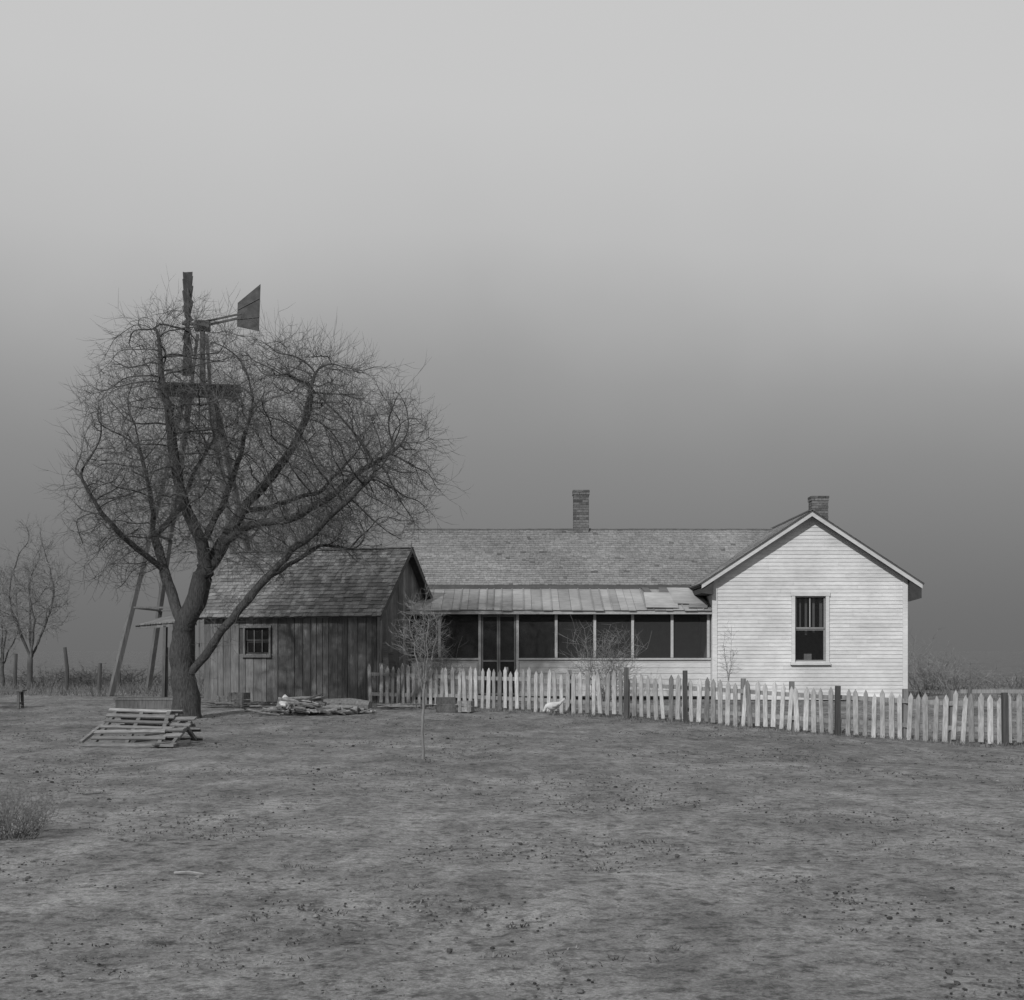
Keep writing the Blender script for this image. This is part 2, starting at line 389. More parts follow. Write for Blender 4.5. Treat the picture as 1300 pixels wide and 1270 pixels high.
mb = MB(); mb.box(dl-.1, dr+.1, 36.9, 37.35, .1, .26); mb.obj('porch_step', M_lumber, house)

# ------------------------------------------------------------ shed
shed = empty('wooden_shed', (-3.38, 35.5, .16), math.radians(-19.9))
def sz(y): return 4.02-.95*abs(y-1.65)
SW = 4.95
swx0, swx1, swz0, swz1 = -3.72, -3.02, 1.25, 1.92
mb = MB(); x = -SW; zt_ = sz(0)-.08
while x < -.01:
    w = R.uniform(.13, .26); x2 = min(x+w, 0); t = R.uniform(.6, 1.25); y = -R.uniform(0,.016)
    for a, b_ in (([(0, swz0), (swz1, zt_)]) if (x < swx1 and x2 > swx0) else [(R.uniform(-.06,.05), zt_)]):
        mb.box(x, x2-R.uniform(.004,.018), y-.022, y, a, b_, t)
    x = x2
y = 0
while y < 3.29:
    w = R.uniform(.13, .22); y2 = min(y+w, 3.3); t = R.uniform(.6, 1.2); g = .008; xx = R.uniform(0,.01)
    pts = [(y, R.uniform(-.06,.02)), (y2-g, 0), (y2-g, sz(y2-g)-.08)]
    if y < 1.65 < y2: pts.append((1.65, sz(1.65)-.08))
    pts.append((y, sz(y)-.08))
    for X in (xx, -SW-.022):
        mb.prism([(X, p, q) for p, q in pts], [(X+.022, p, q) for p, q in pts], t)
    y = y2
mb.box(-SW, 0, 3.3, 3.32, 0, zt_)
mb.obj('plank_walls', M_oldwood, shed)
mb = MB(); mb.box(-SW+.01, swx0-.001, .004, .03, 0, zt_); mb.box(swx1+.001, -.01, .004, .03, 0, zt_); mb.box(swx0, swx1, .004, .03, 0, swz0-.001); mb.box(swx0, swx1, .004, .03, swz1+.001, zt_)
mb.prism([(-.02,0.04,0),(-.02,3.28,0),(-.02,3.28,zt_-.05),(-.02,1.65,sz(1.65)-.12),(-.02,.04,zt_-.05)], [(-.01,0.04,0),(-.01,3.28,0),(-.01,3.28,zt_-.05),(-.01,1.65,sz(1.65)-.12),(-.01,.04,zt_-.05)])
mb.box(-SW+.1,-.1,1.6,1.65,0,zt_)
mb.obj('inner_boards', M_dark, shed)
window(swx0, swx1, swz0, swz1, -.015, shed, .05, True, 0, M_oldwood, .85)
t = MB()
for k in (1, 2): X = swx0+(swx1-swx0)*k/3; t.box(X-.012, X+.012, .012, .016, swz0+.05, swz1-.05, .9)
t.obj('window_muntins', M_oldwood, shed)
mb = MB(); sh = MB()
for s in (-1, 1):
    def PT(x, d, dz): return (x, 1.65+s*d, 4.02-.95*d+dz)
    mb.prism([PT(-SW-.2,0,0),PT(-SW-.2,1.9,0),PT(-SW-.2,1.9,-.05),PT(-SW-.2,0,-.05)], [PT(.22,0,0),PT(.22,1.9,0),PT(.22,1.9,-.05),PT(.22,0,-.05)])
    for X in (.222, -SW-.225):
        mb.prism([PT(X,0,-.005),PT(X,1.9,-.005),PT(X,1.9,-.14),PT(X,0,-.14)], [PT(X+.025,0,-.005),PT(X+.025,1.9,-.005),PT(X+.025,1.9,-.14),PT(X+.025,0,-.14)], 1.3)
    X = -SW
    while X < .1: mb.prism([PT(X,1.3,-.05),PT(X,1.86,-.05),PT(X,1.86,-.12),PT(X,1.3,-.12)], [PT(X+.05,1.3,-.05),PT(X+.05,1.86,-.05),PT(X+.05,1.86,-.12),PT(X+.05,1.3,-.12)], 1.5); X += .6
    shingles(sh, (-SW-.23, 1.65+s*1.93, 4.02-.95*1.93+.002), (1,0,0), (0,-s,.95), SW+.48, 1.93*math.hypot(1,.95), .14, .14, .02, None, .35)
mb.obj('roof_deck', M_dark, shed)
sh.box(-SW-.22, .24, 1.55, 1.65, 4.0, 4.03, .7); sh.box(-SW-.22, .24, 1.652, 1.75, 4.0, 4.03, .7)
sh.obj('shingles', M_shingle2, shed, recalc=False)
mb = MB()
for k in range(5): mb.box(.034, .055, 1.95+k*.17, 2.11+k*.17, .05, 1.9, R.uniform(.5,.8))
mb.box(.056,.075,1.95,2.79,.4,.52,.7); mb.box(.056,.075,1.95,2.79,1.5,1.62,.7)
mb.obj('plank_door', M_oldwood, shed)
mb = MB()
for k in range(11):
    X = -SW-.25-k*.17; mb.prism([(X-.16,-.1,2.15-.012*k),(X,-.1,2.15-.012*k),(X,2.6,2.5),(X-.16,2.6,2.5)], [(X-.16,-.1,2.12-.012*k),(X,-.1,2.12-.012*k),(X,2.6,2.47),(X-.16,2.6,2.47)], R.uniform(.6,1.1))
mb.beam((-SW-.25,-.02,2.05),(-SW-2.1,-.02,1.96),.05,.1,.8)
mb.beam((-SW-1.25,0,-.1),(-SW-1.2,0,2.0),.09,.09,.5); mb.beam((-SW-1.9,2.4,-.1),(-SW-1.9,2.4,2.4),.1,.1,.6)
mb.obj('lean_to', M_oldwood, shed)

# ------------------------------------------------------------ windmill
wm = empty('windmill', (WX(253, 43), 43, .15))
TZ = WZ(500, 43)-.15; mb = MB()
def leg(sx_, sy_, z):
    k = z/TZ; h = 2.1+(0.36-2.1)*k; return Vector((sx_*h, sy_*h, z))
for a in (-1, 1):
    for c in (-1, 1): mb.beam(leg(a,c,-.1), leg(a,c,TZ+.1), .14, .14, 1.0)
lv = [0.1, 2.6, 4.8, 6.6, 8.0]
cor = [(-1,-1),(1,-1),(1,1),(-1,1)]
for i, z in enumerate(lv):
    for k in range(4):
        p, q = cor[k], cor[(k+1) % 4]
        if i > 0: mb.beam(leg(*p,z), leg(*q,z), .09, .05, 1.1)
mb.beam((.0,0,.3), (.0,0,TZ), .04, .04, 1)
mb.obj('tower', M_tower, wm)
mb = MB()
for k in range(9):
    y = -1.1+k*.26; mb.box(-1.2+R.uniform(-.12,.1), 1.15+R.uniform(-.1,.15), y, y+.22, TZ+.08, TZ+.12, R.uniform(.6,1.3))
mb.box(-1.15,-1.05,-1.1,1.2,TZ-.03,TZ+.079); mb.box(1.0,1.1,-1.1,1.2,TZ-.03,TZ+.079)
pf = mb.obj('platform', M_post, wm); pf.rotation_euler = (0, 0, math.radians(12)); 
HZ = WZ(412, 43)-.15; mb = MB()
mb.tube([Vector((.1,0,TZ)), Vector((.1,0,HZ-.2))], [.10,.08], 8)
mb.beam((.32,.1,TZ+.1),(.22,0,HZ-.3),.09,.09); mb.beam((-.28,.1,TZ+.1),(-.05,0,HZ-.3),.08,.08)
mb.box(-.12, .32, -.12, .12, HZ-.2, HZ+.1); mb.tube([Vector((-.5,-.1,HZ)), Vector((0,0,HZ))], [.05,.05], 8)
cx = -.36; ax = Vector((1,.25,0)).normalized(); ay = Vector((-.25,1,0)).normalized(); az = Vector((0,0,1))
def wp(r, a, off=0): return Vector((cx,0,HZ))+ay*(r*math.cos(a))+az*(r*math.sin(a))+ax*off
N = 18
for k in range(N):
    a = 2*math.pi*k/N; da = .13
    P = [wp(.55,a-da*.9,-.07), wp(1.55,a-da,-.14), wp(1.55,a+da,.14), wp(.55,a+da*.9,.07)]
    mb.add(P+[p+ax*.006 for p in P], [(0,1,2,3),(7,6,5,4),(0,4,5,1),(1,5,6,2),(2,6,7,3),(3,7,4,0)], R.uniform(.7,1.6))
for r in (.62, 1.3):
    mb.tube([wp(r, 2*math.pi*k/36) for k in range(37)], [.022]*37, 5)
for k in range(6):
    a = math.pi/3*k; mb.tube([wp(.05,a,.05), wp(1.35,a)], [.02,.02], 5)
mb.beam((.25,0,HZ-.02),(1.28,-.02,HZ+.2),.06,.06); mb.beam((.25,0,HZ+.1),(1.28,-.02,HZ+.32),.05,.05)
vp = [(302,385),(331,361),(329,421),(301,415)]
A = [((p-650)/F*43-wm.location.x, -.03, WZ(q,43)-.15) for p, q in vp]
mb.prism(A, [(a,b_+.015,c) for a,b_,c in A], .9)
for k in (.3,.7):
    p = Vector(A[0]).lerp(Vector(A[3]),k); q = Vector(A[1]).lerp(Vector(A[2]),k); mb.beam(p+Vector((0,-.012,0)), q+Vector((0,-.012,0)), .02,.02,1.2)
mb.obj('wheel_and_tail_vane', M_metal, wm)

# ------------------------------------------------------------ picket fence
fen = empty('picket_fence'); mb = MB(); rl = MB(); ps = MB()
FA = Vector((-3.47, 35.0, 0)); FB = Vector((9.07, 26, 0)); FD = (FB-FA); FL = FD.length; FU = FD.normalized(); FN = Vector((FU.y, -FU.x, 0))
if FN.y > 0: FN = -FN
def ftop(s): return .94-.04*(s/FL)
def FP(s, off=0): 
    p = FA+FU*s+FN*off; return Vector((p.x, p.y, gz(p.x, p.y)))
s = 0
while s < FL+4.5:
    w = R.uniform(.08, .105); h = ftop(s)+R.gauss(0,.022); lean = R.gauss(0,.022)
    if R.random() < .05: lean = R.uniform(-.1,.1)
    if R.random() > .02:
        p = FP(s, .03); up = Vector((0,0,1)); b0 = p+up*(.02+R.uniform(-.03,.05)); L = FU*lean
        pts = [b0-FU*w/2, b0+FU*w/2, b0+FU*w/2+up*(h-.09)+L, b0+up*h+L, b0-FU*w/2+up*(h-.09)+L]
        mb.prism(pts, [q-FN*.02 for q in pts], R.uniform(.6, 1.2)*(.65 if R.random() < .15 else 1))
    s += R.uniform(.155, .185)
s = 0
while s < FL+4:
    e = s+2.4
    for hh_, t in ((.28, .6), (.74, .6)):
        rl.beam(FP(s,-.02)+Vector((0,0,hh_+R.uniform(-.02,.02))), FP(e,-.02)+Vector((0,0,hh_)), .04, .085, t)
    s = e
def s_of(px):
    k = (px-650)/F; return FL*((k*FA.y-FA.x)/(FD.x-k*FD.y))
for px, h in ((480,1.02),(560,.95),(640,1.0),(720,.98),(797,1.10),(873,1.10),(940,1.0),(1003,1.0),(1065,.98),(1147,.98),(1206,.98),(1278,.97),(1360,1)):
    s = s_of(px); p = FP(s, .09 if px in (797,873,1065,1278) else -.09)
    ps.beam(p-Vector((0,0,.2)), p+Vector((R.uniform(-.02,.02),0,h)), .09, .11, R.uniform(.8,1.4) if px in (797,873,1065,1278) else 2.2)
mb.obj('pickets', M_picket, fen); rl.obj('rails', M_picket, fen); ps.obj('posts', M_post, fen)
mb = MB()
for k in range(7):
    x = 10.6+k*1.5; y = 33+k*.1; mb.beam((x,y,gz(x,y)-.1),(x+.02,y,gz(x,y)+.6),.08,.08,R.uniform(1,2.5))
mb.beam((10.4,33,.55),(20,33.6,.52),.03,.09,3); mb.beam((10.4,33,.28),(20,33.6,.26),.03,.09,2.5)
mb.obj('rail_fence', M_post)

# ------------------------------------------------------------ trees
def tree(name, seeds, ells, nat, step, infl, kill, rtip, rroot, zmin, twigs, rnd, mats, twl=(.2,.6), tiprad=.0045, iters=90, wig=.22, twmax=3.2, sidebr=0):
    pos = []; par = []
    def nearest(p): return min(range(len(pos)), key=lambda i: (pos[i]-p).length_squared)
    for pl in seeds:
        if not pos: pos.append(pl[0].copy()); par.append(-1); cur = 0
        else: cur = nearest(pl[0])
        for i in range(len(pl)-1):
            a, b_ = pl[i], pl[i+1]; n = max(1, int((b_-a).length/step))
            for k in range(1, n+1):
                p = a.lerp(b_, k/n)+Vector([rnd.gauss(0, step*.16) for _ in range(3)])
                pos.append(p); par.append(cur); cur = len(pos)-1
    att = []
    tot = sum(e[1][0]*e[1][1]*e[1][2] for e in ells)
    for c, r in ells:
        for _ in range(int(nat*r[0]*r[1]*r[2]/tot)):
            while True:
                q = Vector([rnd.uniform(-1,1) for _ in range(3)])
                if q.length < 1: break
            p = Vector((c[0]+q.x*r[0], c[1]+q.y*r[1], c[2]+q.z*r[2]))
            if p.z > zmin and noise.noise(p*.9)+.28 > 0: att.append(p)
    nch = [0]*len(pos)
    for i, p in enumerate(par):
        if p >= 0: nch[p] += 1
    best = [(1e9, -1)]*len(att); start = 0
    alive = list(range(len(att)))
    for it in range(iters):
        kd = kdtree.KDTree(len(pos)-start)
        for i in range(start, len(pos)): kd.insert(pos[i], i)
        kd.balance(); start2 = len(pos)
        al = []
        for a in alive:
            co_, i, d = kd.find(att[a])
            if d < best[a][0]: best[a] = (d, i)
            if best[a][0] > kill: al.append(a)
        alive = al; acc = {}
        for a in alive:
            d, i = best[a]
            if d < infl:
                v = (att[a]-pos[i]).normalized(); acc[i] = acc.get(i, Vector((0,0,0)))+v
        if not acc: break
        for i, v in acc.items():
            if nch[i] >= 4: continue
            d = v.normalized()
            if par[i] >= 0: d = d+(pos[i]-pos[par[i]]).normalized()*.45
            d += Vector([rnd.gauss(0,wig) for _ in range(3)]); d.normalize()
            pos.append(pos[i]+d*step); par.append(i); nch.append(0); nch[i] += 1
        start = start2
        if len(pos) == start2: break
    n = len(pos); ch = [[] for _ in range(n)]
    for i in range(n):
        if par[i] >= 0: ch[par[i]].append(i)
    order = []; st = [0]
    while st: i = st.pop(); order.append(i); st.extend(ch[i])
    cnt = [0.0]*n
    for i in reversed(order): cnt[i] = 1 if not ch[i] else sum(cnt[c] for c in ch[i])+.04
    ex = math.log(rroot/rtip)/math.log(cnt[0]); rad = [rtip*c**ex for c in cnt]
    bk = MB(); tw = MB(); st = [(0, None)]
    while st:
        i, p0 = st.pop(); chain = [i] if p0 is None else [p0, i]
        while ch[chain[-1]]:
            cs = sorted(ch[chain[-1]], key=lambda c: -cnt[c]); nxt = cs[0]
            for c in cs[1:]: st.append((c, chain[-1]))
            chain.append(nxt)
        P = [pos[k] for k in chain]; r = [rad[k] for k in chain]
        if p0 is not None: r[0] = r[1]*1.05
        else:
            for k_ in range(min(5, len(r))): r[k_] *= (1.35, 1.2, 1.1, 1.05, 1.02)[k_]
        P = [P[0]]+[(P[k-1]+P[k]*2+P[k+1])/4 for k in range(1, len(P)-1)]+[P[-1]]
        if len(P) < 2: continue
        big = max(r)
        if big > .05: r = [q_*(1+.16*noise.noise(p_*3.1)) for q_, p_ in zip(r, P)]
        (bk if big > rtip*2.2 else tw).tube(P, r, 11 if big > .08 else (6 if big > .03 else 4), rnd.uniform(.8,1.3))
    cand = [i for i in range(1, n) if rad[i] < rtip*twmax]
    med = [i for i in range(1, n) if rtip*twmax <= rad[i] < .1] or cand
    for w_ in range(twigs):
        i = rnd.choice(med if w_ < sidebr else cand); d = (pos[i]-pos[par[i]]).normalized()
        q = Vector([rnd.gauss(0,1) for _ in range(3)]).normalized()
        d = (d*.7+q*.9+Vector((0,0,.12))).normalized(); L = rnd.uniform(*twl); p = pos[i].copy(); P = [p.copy()]
        for k in range(4):
            d = (d+Vector([rnd.gauss(0,.28) for _ in range(3)])).normalized(); p = p+d*L/4; P.append(p.copy())
            if k in (1, 2):
                q = Vector([rnd.gauss(0,1) for _ in range(3)]).normalized(); e = (d+q*.8).normalized()
                tw.tube([p, p+e*L*.2, p+(e+Vector((0,0,.15)))*L*.4], [tiprad*.8, tiprad*.6, tiprad*.3], 3, rnd.uniform(.7,1.5))
        tw.tube(P, [tiprad, tiprad*.9, tiprad*.75, tiprad*.55, tiprad*.3], 3, rnd.uniform(.7,1.5))
    e = empty(name, (0,0,0)); bk.obj('trunk_and_limbs', mats[0], e, True, False); tw.obj('twigs', mats[1], e, True, False)
    return e
TY = 30.3
def T(px, py, dy=0): return Vector(((px-650)/F*TY, TY+dy, H+(HY-py)/F*TY))
seeds = [
 [T(236,912),T(235,880),T(231,840),T(232,795),T(252,765,-.1),T(262,725,-.2),T(262,690,-.3),T(242,650,-.5),T(232,600,-.6),T(228,540,-.8),T(215,480,-.8),T(212,430,-.7)],
 [T(232,795),T(215,755,.2),T(205,725,.3),T(190,680,.4),T(184,630,.6),T(165,570,.9)],
 [T(262,725,-.2),T(280,690,.2),T(300,650,.3),T(328,615,.5),T(362,572,.6),T(385,520,.6),T(395,470,.4)],
 [T(236,862),T(262,832,-.1),T(288,797,-.3),T(315,768,-.5),T(345,738,-.7),T(378,702,-.8),T(412,676,-.9),T(450,640,-1),T(490,600,-1)],
 [T(280,690,.2),T(320,668,-.3),T(370,664,-.6),T(420,636,-.4),T(455,600,0),T(500,570,.2)],
 [T(345,738,-.7),T(372,716,-.1),T(405,690,.4),T(445,695,.8)],
 [T(205,725,.3),T(165,685,-.4),T(138,650,-.8),T(118,610,-1)],
 [T(262,690,-.3),T(277,640,.4),T(292,580,.9),T(305,520,1.2)],
 [T(190,680,.4),T(215,640,1.0),T(225,590,1.5),T(250,540,1.8)],
 [T(300,650,.3),T(345,635,1.0),T(400,610,1.5),T(440,560,1.8)],
]
def E(px, py, rx, ry, dy=0, ry_=2.3): c = T(px, py, dy); s = TY/F; return (c, (rx*s, ry_, ry*s))
ells = [E(230,530,120,145,0,2.2), E(395,560,145,125,0,2.3), E(320,505,135,75,0,2.2), E(145,610,58,110,0,1.6), E(505,590,60,90,0,1.5), E(310,640,190,80,0,2.2), E(150,695,48,60,0,1.2), E(465,665,70,50,0,1.4)]
tree('bare_tree', seeds, ells, 6400, .13, 1.2, .22, .0062, .265, T(0,755).z, 8800, random.Random(3), (M_bark, M_twig), (.3,1.0), .0042, 90, .24, 3.6, 1500)
def small_tree(name, px, Y, ytop, wpx, nat, tw, rn, ystart=.45, rroot=.09, mats=(M_bark, M_twig), step=.14, rtip=.007, tiprad=.006):
    x = WX(px, Y); g = gz(x, Y); top = WZ(ytop, Y); h = top-g; rr = wpx/F*Y/2
    base = Vector((x, Y, g-.05)); sd = [[base, base+Vector((0,0,h*ystart*.5)), base+Vector((rr*.06,.05,h*ystart))]]
    ax_ = base+Vector((rr*.03,.03,h*ystart*.6))
    for k in range(4):
        a = k*1.6+.4; sd.append([ax_, ax_+Vector((math.cos(a)*rr*.4, math.sin(a)*rr*.4, h*.25))])
    c = Vector((x, Y, g+h*(1+ystart*.75)/2)); hz = h*(1-ystart*.75)/2
    el = [(c-Vector((0,0,hz*.2)), (rr, rr, hz*.75)), (c+Vector((rr*.15,0,hz*.35)), (rr*.55, rr*.5, hz*.6)), (c+Vector((-rr*.4,0,hz*.1)), (rr*.4, rr*.4, hz*.5))]
    return tree(name, sd, el, nat, step, 1.2 if step > .1 else .5, step*1.8, rtip, rroot, g+.1, tw, rn, mats, (step*2, step*5), tiprad, 60)
small_tree('bare_tree', 385, 44, 560, 130, 1300, 2200, random.Random(5), .3, .12, (M_twig2, M_twig2), tiprad=.005)
small_tree('bare_tree', 38, 48, 656, 105, 600, 1000, random.Random(6), .3, .09, (M_twig, M_twig2), rtip=.008, tiprad=.006)
small_tree('bare_tree', 2, 50, 710, 80, 300, 600, random.Random(8), .3, .08, (M_twig, M_twig2), rtip=.008, tiprad=.006)
small_tree('sapling', 537, 19.8, 742, 62, 260, 420, random.Random(9), .66, .022, (M_twig2, M_twig2), .06, .003, .002)
small_tree('sapling', 925, 34, 788, 22, 60, 60, random.Random(10), .5, .016, (M_twig2, M_twig2), .08, .004, .003)
def shrub(name, px, Y, wpx, ytop, n, rn, mat=M_twig, tr=.006, base_r=.15):
    x = WX(px, Y); g = gz(x, Y); h = WZ(ytop, Y)-g; rr = wpx/F*Y/2; b_ = MB()
    for k in range(n):
        a = rn.uniform(0, 6.28); q = rn.random()**.5; p = Vector((x+math.cos(a)*rr*base_r*q, Y+math.sin(a)*rr*base_r*q, g-.03))
        tgt = Vector((math.cos(a)*rr*q, math.sin(a)*rr*q, h*rn.uniform(.45,1)*(1-.3*q)))
        P = [p]; m_ = 6
        for i in range(1, m_+1):
            f = i/m_; c = p+Vector((tgt.x*f**1.4, tgt.y*f**1.4, tgt.z*f))+Vector([rn.gauss(0,.035*h) for _ in range(3)]); P.append(c)
            if i > 2:
                for _ in range(2):
                    d = Vector((rn.gauss(0,1), rn.gauss(0,1), rn.uniform(0,1.3))).normalized()*h*rn.uniform(.08,.2)
                    b_.tube([c, c+d*.5+Vector([rn.gauss(0,.01) for _ in range(3)]), c+d], [tr*.6, tr*.5, tr*.3], 3, rn.uniform(.7,1.3))
        b_.tube(P, [tr*(1.3-.9*i/m_) for i in range(m_+1)], 4, rn.uniform(.7,1.3))
    return b_.obj(name, mat, None, True, False)
shrub('bare_shrub', 766, 35.5, 90, 770, 80, random.Random(11), M_twig2)
shrub('bare_shrub', 560, 36.6, 60, 790, 30, random.Random(12), M_twig2)
shrub('bare_shrub', 15, 11.3, 95, 975, 130, random.Random(13), M_twig2, .0028, base_r=.6)
shrub('bare_shrub', 1180, 47, 60, 822, 60, random.Random(14), M_twig2, .01, base_r=.7)
shrub('bare_shrub', 1215, 46, 60, 832, 60, random.Random(15), M_twig2, .01, base_r=.7)
shrub('bare_shrub', 1165, 50, 60, 775, 22, random.Random(16), M_twig2, .008, base_r=.4)
shrub('bare_shrub', 1290, 50, 70, 845, 50, random.Random(17), M_twig2, .01, base_r=.7)
for k, (p, yt, w) in enumerate(((60,840,90),(130,836,80),(180,840,70),(110,844,60))):
    shrub('bare_shrub', p, 50+k*2, w, yt, 60, random.Random(20+k), M_twig, .008, base_r=.8)

# ------------------------------------------------------------ yard things
def place(name, px, Y, rz_=0):
    x = WX(px, Y); return empty(name, (x, Y, gz(x, Y)), math.radians(rz_))
e = place('slatted_wood_rack', 168, 22.3, -6); mb = MB()
def rack(o, wb, wt, dep, rise, n, rot):
    Mx = Matrix.Translation(o) @ Matrix.Rotation(rot, 4, 'Z')
    for k in range(n):
        f = k/(n-1); w = wb+(wt-wb)*f; y = dep*f; z = .04+rise*f
        p = Mx @ Vector((-w/2+R.uniform(-.06,.06), y, z)); q = Mx @ Vector((w/2+R.uniform(-.06,.06), y+R.uniform(-.03,.03), z+R.uniform(-.03,.03)))
        mb.beam(p, q, R.uniform(.06,.095), .025, R.uniform(.5,1.35), up=(0,-rise,dep))
    for a in (-.42, 0, .42):
        mb.beam(Mx @ Vector((a*wb,0,0.0)), Mx @ Vector((a*wt,dep,rise)), .06, .05, .7)
rack(Vector((-.08,-.1,0)), 1.28, 1.05, .75, .5, 7, .0)
rack(Vector((.38,-.02,.02)), .75, .5, .6, .34, 5, -.35)
rack(Vector((0,1.45,0)), 1.3, 1.05, -.68, .47, 5, 0)
mb.beam((-.75,-.25,.03),(.75,-.2,.03),.1,.04,.9); mb.beam((-.8,-.1,.06),(-.5,.7,.5),.07,.04,.8); mb.beam((.45,-.3,.05),(.85,.2,.08),.09,.03,.7)
mb.obj('slats', M_lumber, e)
e = place('firewood_pile', 392, 31.5); mb = MB()
for k in range(130):
    l = R.uniform(.15, .9); a = R.gauss(0,.7); x = R.gauss(0,.6); y = R.gauss(0,.35); z = .04+max(0,.34*(1-abs(x)/1.2-abs(y)/.9))*R.random()
    d = Vector((math.cos(a), math.sin(a), R.gauss(0,.15))); c = Vector((x,y,z+.03)); r = R.uniform(.014,.045)
    mb.tube([c-d*l/2, c+Vector((0,0,R.uniform(-.02,.03))), c+d*l/2], [r, r*.95, r*.8], 6, R.uniform(.35,1.6))
mb.tube([Vector((.3,.3,.2)), Vector((.9,.25,.2)), Vector((1.35,.1,.17))], [.13,.15,.12], 9, .9)
mb.tube([Vector((.0,.0,.1)), Vector((.6,-.1,.12)), Vector((1.1,-.15,.1))], [.09,.1,.09], 9, 1.2)
mb.obj('logs', M_log, e)
e = place('white_cloth', 362, 31.9); mb = MB()
G = 11; vs = []
for j in range(G):
    for i in range(G):
        u, v_ = i/(G-1)-.5, j/(G-1)-.5; rr_ = math.hypot(u, v_)*2
        vs.append((u*.36, v_*.3, .42-.26*rr_**1.3+.05*noise.noise((u*7, v_*7, 2))))
mb.add(vs, [(j*G+i, j*G+i+1, (j+1)*G+i+1, (j+1)*G+i) for j in range(G-1) for i in range(G-1)])
mb.obj('cloth', M_rag, e, True)
mb = MB(); mb.blob((0,0,.12), .2, 1, .9, 8); mb.obj('stump_under', M_log, e)
# pale hen pecking in front of the fence
e = place('white_hen', 703, 31.2, 12); mb = MB()
mb.tube([Vector(p) for p in ((.21,0,.31),(.15,0,.27),(.08,0,.23),(0,0,.205),(-.08,0,.20),(-.13,0,.21),(-.165,0,.20),(-.19,0,.16),(-.205,0,.12),(-.225,0,.10),(-.25,0,.085))],
        [.008,.035,.07,.092,.088,.068,.045,.033,.027,.026,.006], 12, .85)
for a in (-.03,0,.03): mb.beam((.12,a*.4,.26),(.25,a,.37+R.uniform(-.02,.02)),.03,.05,.75,w2=.01,h2=.03)
for sy in (-1,1):
    mb.tube([Vector((.09,sy*.075,.25)),Vector((.02,sy*.092,.22)),Vector((-.06,sy*.088,.20))],[.015,.045,.02],8,.75)
    mb.tube([Vector((-.01,sy*.035,.14)),Vector((.012,sy*.035,.07)),Vector((0,sy*.035,.005))],[.02,.009,.007],6,.4)
    for dx,dy in ((-.04,0),(-.03,.02),(-.03,-.02),(.02,0)): mb.tube([Vector((0,sy*.035,.008)),Vector((dx,sy*.035+dy,.005))],[.005,.003],4,.4)
mb.tube([Vector((-.225,0,.125)),Vector((-.20,0,.15))],[.008,.008],5,.3)
mb.obj('hen_body', M_rag, e, True)
def crate(px, Y, w, d, h, rz_, t=1.0):
    e = place('wooden_crate', px, Y, rz_); mb = MB(); n = max(2, int(h/.12))
    for k in range(n):
        z0 = .01+k*h/n; z1 = z0+h/n-.018
        mb.box(-w/2,w/2,-d/2,-d/2+.018,z0,z1,t*R.uniform(.7,1.2)); mb.box(-w/2,w/2,d/2-.018,d/2,z0,z1,t)
        mb.box(-w/2,-w/2+.018,-d/2+.019,d/2-.019,z0,z1,t); mb.box(w/2-.018,w/2,-d/2+.019,d/2-.019,z0,z1,t)
    for a in (-1,1): mb.box(a*(w/2-.05)-.03,a*(w/2-.05)+.03,-d/2-.018,-d/2-.001,0,h,t*.9)
    mb.box(-w/2+.02,w/2-.02,-d/2+.02,d/2-.02,.02,.04,t)
    mb.obj('crate_slats', M_log, e)
crate(566, 32.2, .42, .35, .34, 8, .6); crate(592, 32.2, .3, .3, .26, -15, 1.3); crate(304, 34, .4, .35, .35, -18, .8); crate(282, 34.6, .3, .3, .24, 10, 1.5)
for px, Y, n, sx_ in ((500,33.4,18,.5),(320,33.8,22,.7)):
    e = place('scrap_boards', px, Y); mb = MB()
    for k in range(n):
        a = R.uniform(-.6,.6); x = R.gauss(0,sx_); y = R.gauss(0,.3); l = R.uniform(.12,.5)
        mb.beam((x-l*math.cos(a),y-l*math.sin(a),.03+.02*k/4),(x+l*math.cos(a),y+l*math.sin(a),.04+R.uniform(0,.1)),.08,.02,R.uniform(.3,1.3))
    mb.obj('boards', M_lumber, e)
e = empty('leaning_planks'); mb = MB()
for k in range(3):
    mb.beam((-3.05+k*.16,35.5+k*.35,.17),(-3.22+k*.13,35.75+k*.35,1.7-k*.25),.14,.025,R.uniform(.4,.8))
mb.obj('planks', M_lumber, e)
e = place('wooden_bench', 8, 33.5, 4); mb = MB()
for k in range(3): mb.box(-.6,.42,-.2+k*.14,-.08+k*.14,.40,.435,R.uniform(.5,.8))
for x in (-.5,.32):
    mb.beam((x,-.17,0),(x,-.14,.4),.06,.06,.5); mb.beam((x,.2,0),(x,.16,.4),.06,.06,.5); mb.beam((x,-.15,.12),(x,.17,.12),.04,.05,.5)
mb.beam((-.5,.0,.12),(.32,.0,.12),.04,.05,.5)
mb.obj('bench_boards', M_lumber, e)
for px, Y, yt in ((84,46,822),(125,43,842),(209,38,822),(18,47,830),(150,47,838)):
    x = WX(px,Y); g = gz(x,Y); mb = MB(); h = WZ(yt,Y)-g
    mb.tube([Vector((x,Y,g-.2)), Vector((x+.03,Y,g+h*.5)), Vector((x+R.uniform(-.06,.06),Y,g+h))], [.07,.062,.055], 7); mb.obj('fence_post', M_post)
e = place('low_trough', 190, 33.5, 3); mb = MB()
mb.box(-.75,.75,-.2,-.17,.0,.26,.7); mb.box(-.75,.75,.17,.2,.0,.26,.6); mb.box(-.75,-.72,-.169,.169,0,.26,.6); mb.box(.72,.75,-.169,.169,0,.26,.6); mb.box(-.71,.71,-.169,.169,.05,.08,.4); mb.box(-.8,.8,-.215,-.201,.2,.25,.9)
mb.obj('trough_boards', M_oldwood, e)
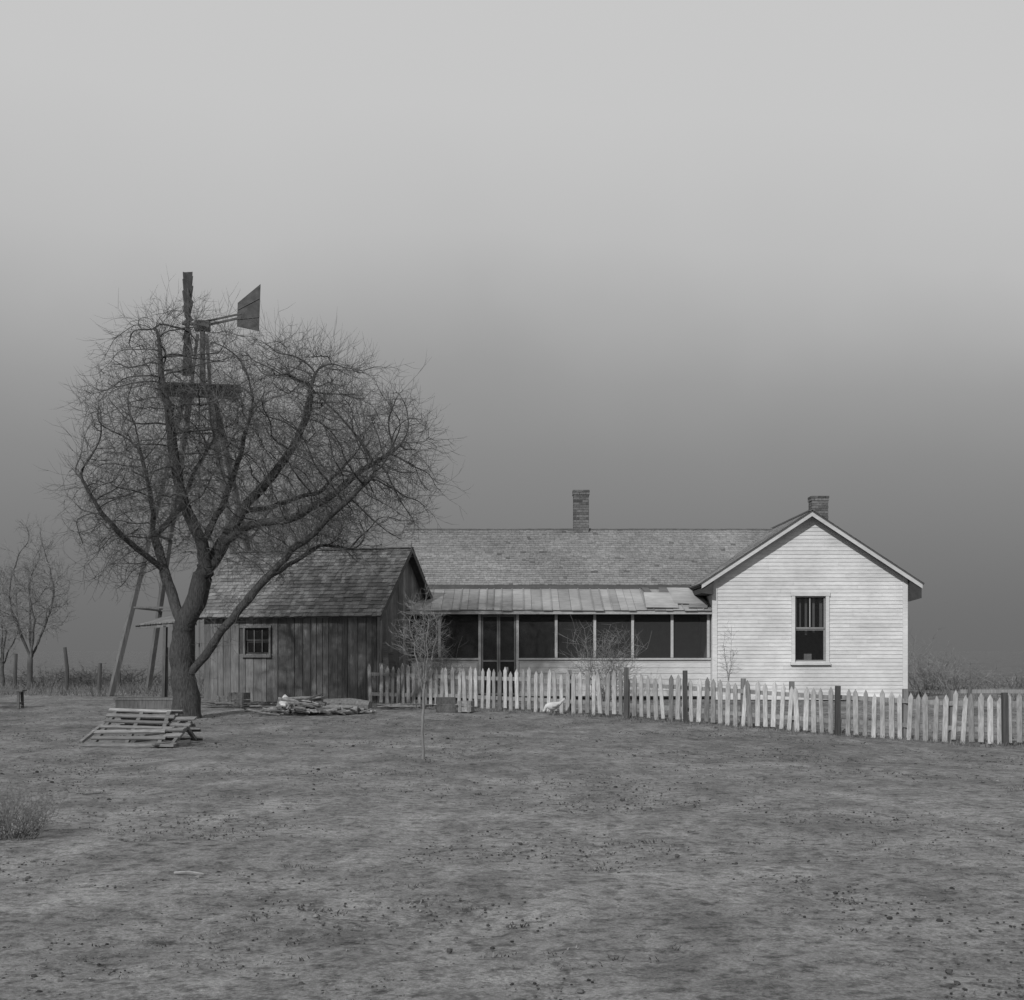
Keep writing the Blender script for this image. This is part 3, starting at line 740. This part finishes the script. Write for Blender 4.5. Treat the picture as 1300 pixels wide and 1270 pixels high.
e = empty('loose_sticks'); mb = MB()
for px, py, l, t in ((240,1112,.11,1.5),(980,1005,.05,1),(560,1020,.07,1),(120,1010,.12,.8),(860,918,.15,.9)):
    Y = 1.5*F/(py-HY); x = WX(px,Y); z = gz(x,Y)+.015; a = R.uniform(-.3,.3)
    mb.tube([Vector((x-l*math.cos(a),Y-l*math.sin(a),z)), Vector((x,Y,z+.01)), Vector((x+l*math.cos(a),Y+l*math.sin(a),z))], [.008,.01,.006], 5, t)
mb.obj('sticks', M_log, e)

# ------------------------------------------------------------ light and sky
sd = Vector((-.42*math.cos(math.radians(32))/.993, -.9*math.cos(math.radians(32))/.993, math.sin(math.radians(32))))
sun = bpy.data.lights.new('sun', 'SUN'); sun.energy = 2.8; sun.angle = math.radians(.8); sun.color = (1, 1, 1)
so = bpy.data.objects.new('sun', sun); so.rotation_euler = sd.to_track_quat('Z', 'Y').to_euler(); bpy.context.scene.collection.objects.link(so)
w = bpy.data.worlds.new('World'); bpy.context.scene.world = w; w.use_nodes = True; nt = w.node_tree
bg = nt.nodes['Background']; bg.inputs['Strength'].default_value = .1
sky = nn(nt, 'ShaderNodeTexSky'); sky.sky_type = 'NISHITA'; sky.sun_disc = False
sky.sun_elevation = math.radians(32); sky.sun_rotation = math.atan2(sd.x, sd.y); sky.dust_density = 6
bw = nn(nt, 'ShaderNodeRGBToBW'); nt.links.new(sky.outputs[0], bw.inputs[0])
tc = nn(nt, 'ShaderNodeTexCoord'); sp = nn(nt, 'ShaderNodeSeparateXYZ'); nt.links.new(tc.outputs['Generated'], sp.inputs[0])
n1 = noi(nt, tc.outputs['Generated'], 2.6, 5, .5)
fade = rng(nt, sp.outputs[2], .02, .2, 0, 1)
e1 = mth(nt, 'ADD', sp.outputs[2], mth(nt, 'MULTIPLY', fade, mth(nt, 'ADD', mth(nt, 'MULTIPLY', sp.outputs[0], .06), mth(nt, 'MULTIPLY', mth(nt, 'SUBTRACT', n1, .5), .10))))
e1 = mth(nt, 'DIVIDE', e1, .6)
cr = nn(nt, 'ShaderNodeValToRGB'); cr.color_ramp.interpolation = 'B_SPLINE'; nt.links.new(e1, cr.inputs[0])
stops = [(0,.145),(.07,.195),(.135,.25),(.185,.325),(.225,.42),(.27,.51),(.35,.585),(.6,.62)]
els = cr.color_ramp.elements
els[0].position = 0; els[0].color = (.145,.145,.145,1); els[1].position = 1; els[1].color = (.62,.62,.62,1)
for z, v in stops[1:-1]:
    x = els.new(z/.6); x.color = (v, v, v, 1)
out = mth(nt, 'ADD', mth(nt, 'MULTIPLY', cr.outputs[0], 9.6), mth(nt, 'MULTIPLY', bw.outputs[0], .04))
nt.links.new(out, bg.inputs['Color'])

cam = bpy.data.cameras.new('camera'); co_ = bpy.data.objects.new('camera', cam); bpy.context.scene.collection.objects.link(co_)
co_.location = (0,0,H); co_.rotation_euler = (math.radians(90),0,0)
cam.sensor_width = 36; cam.lens = F/1300*36; cam.shift_y = (HY-635)/1300; cam.clip_end = 8000; cam.clip_start = .1
bpy.context.scene.camera = co_
bpy.context.scene.view_settings.view_transform = 'Standard'
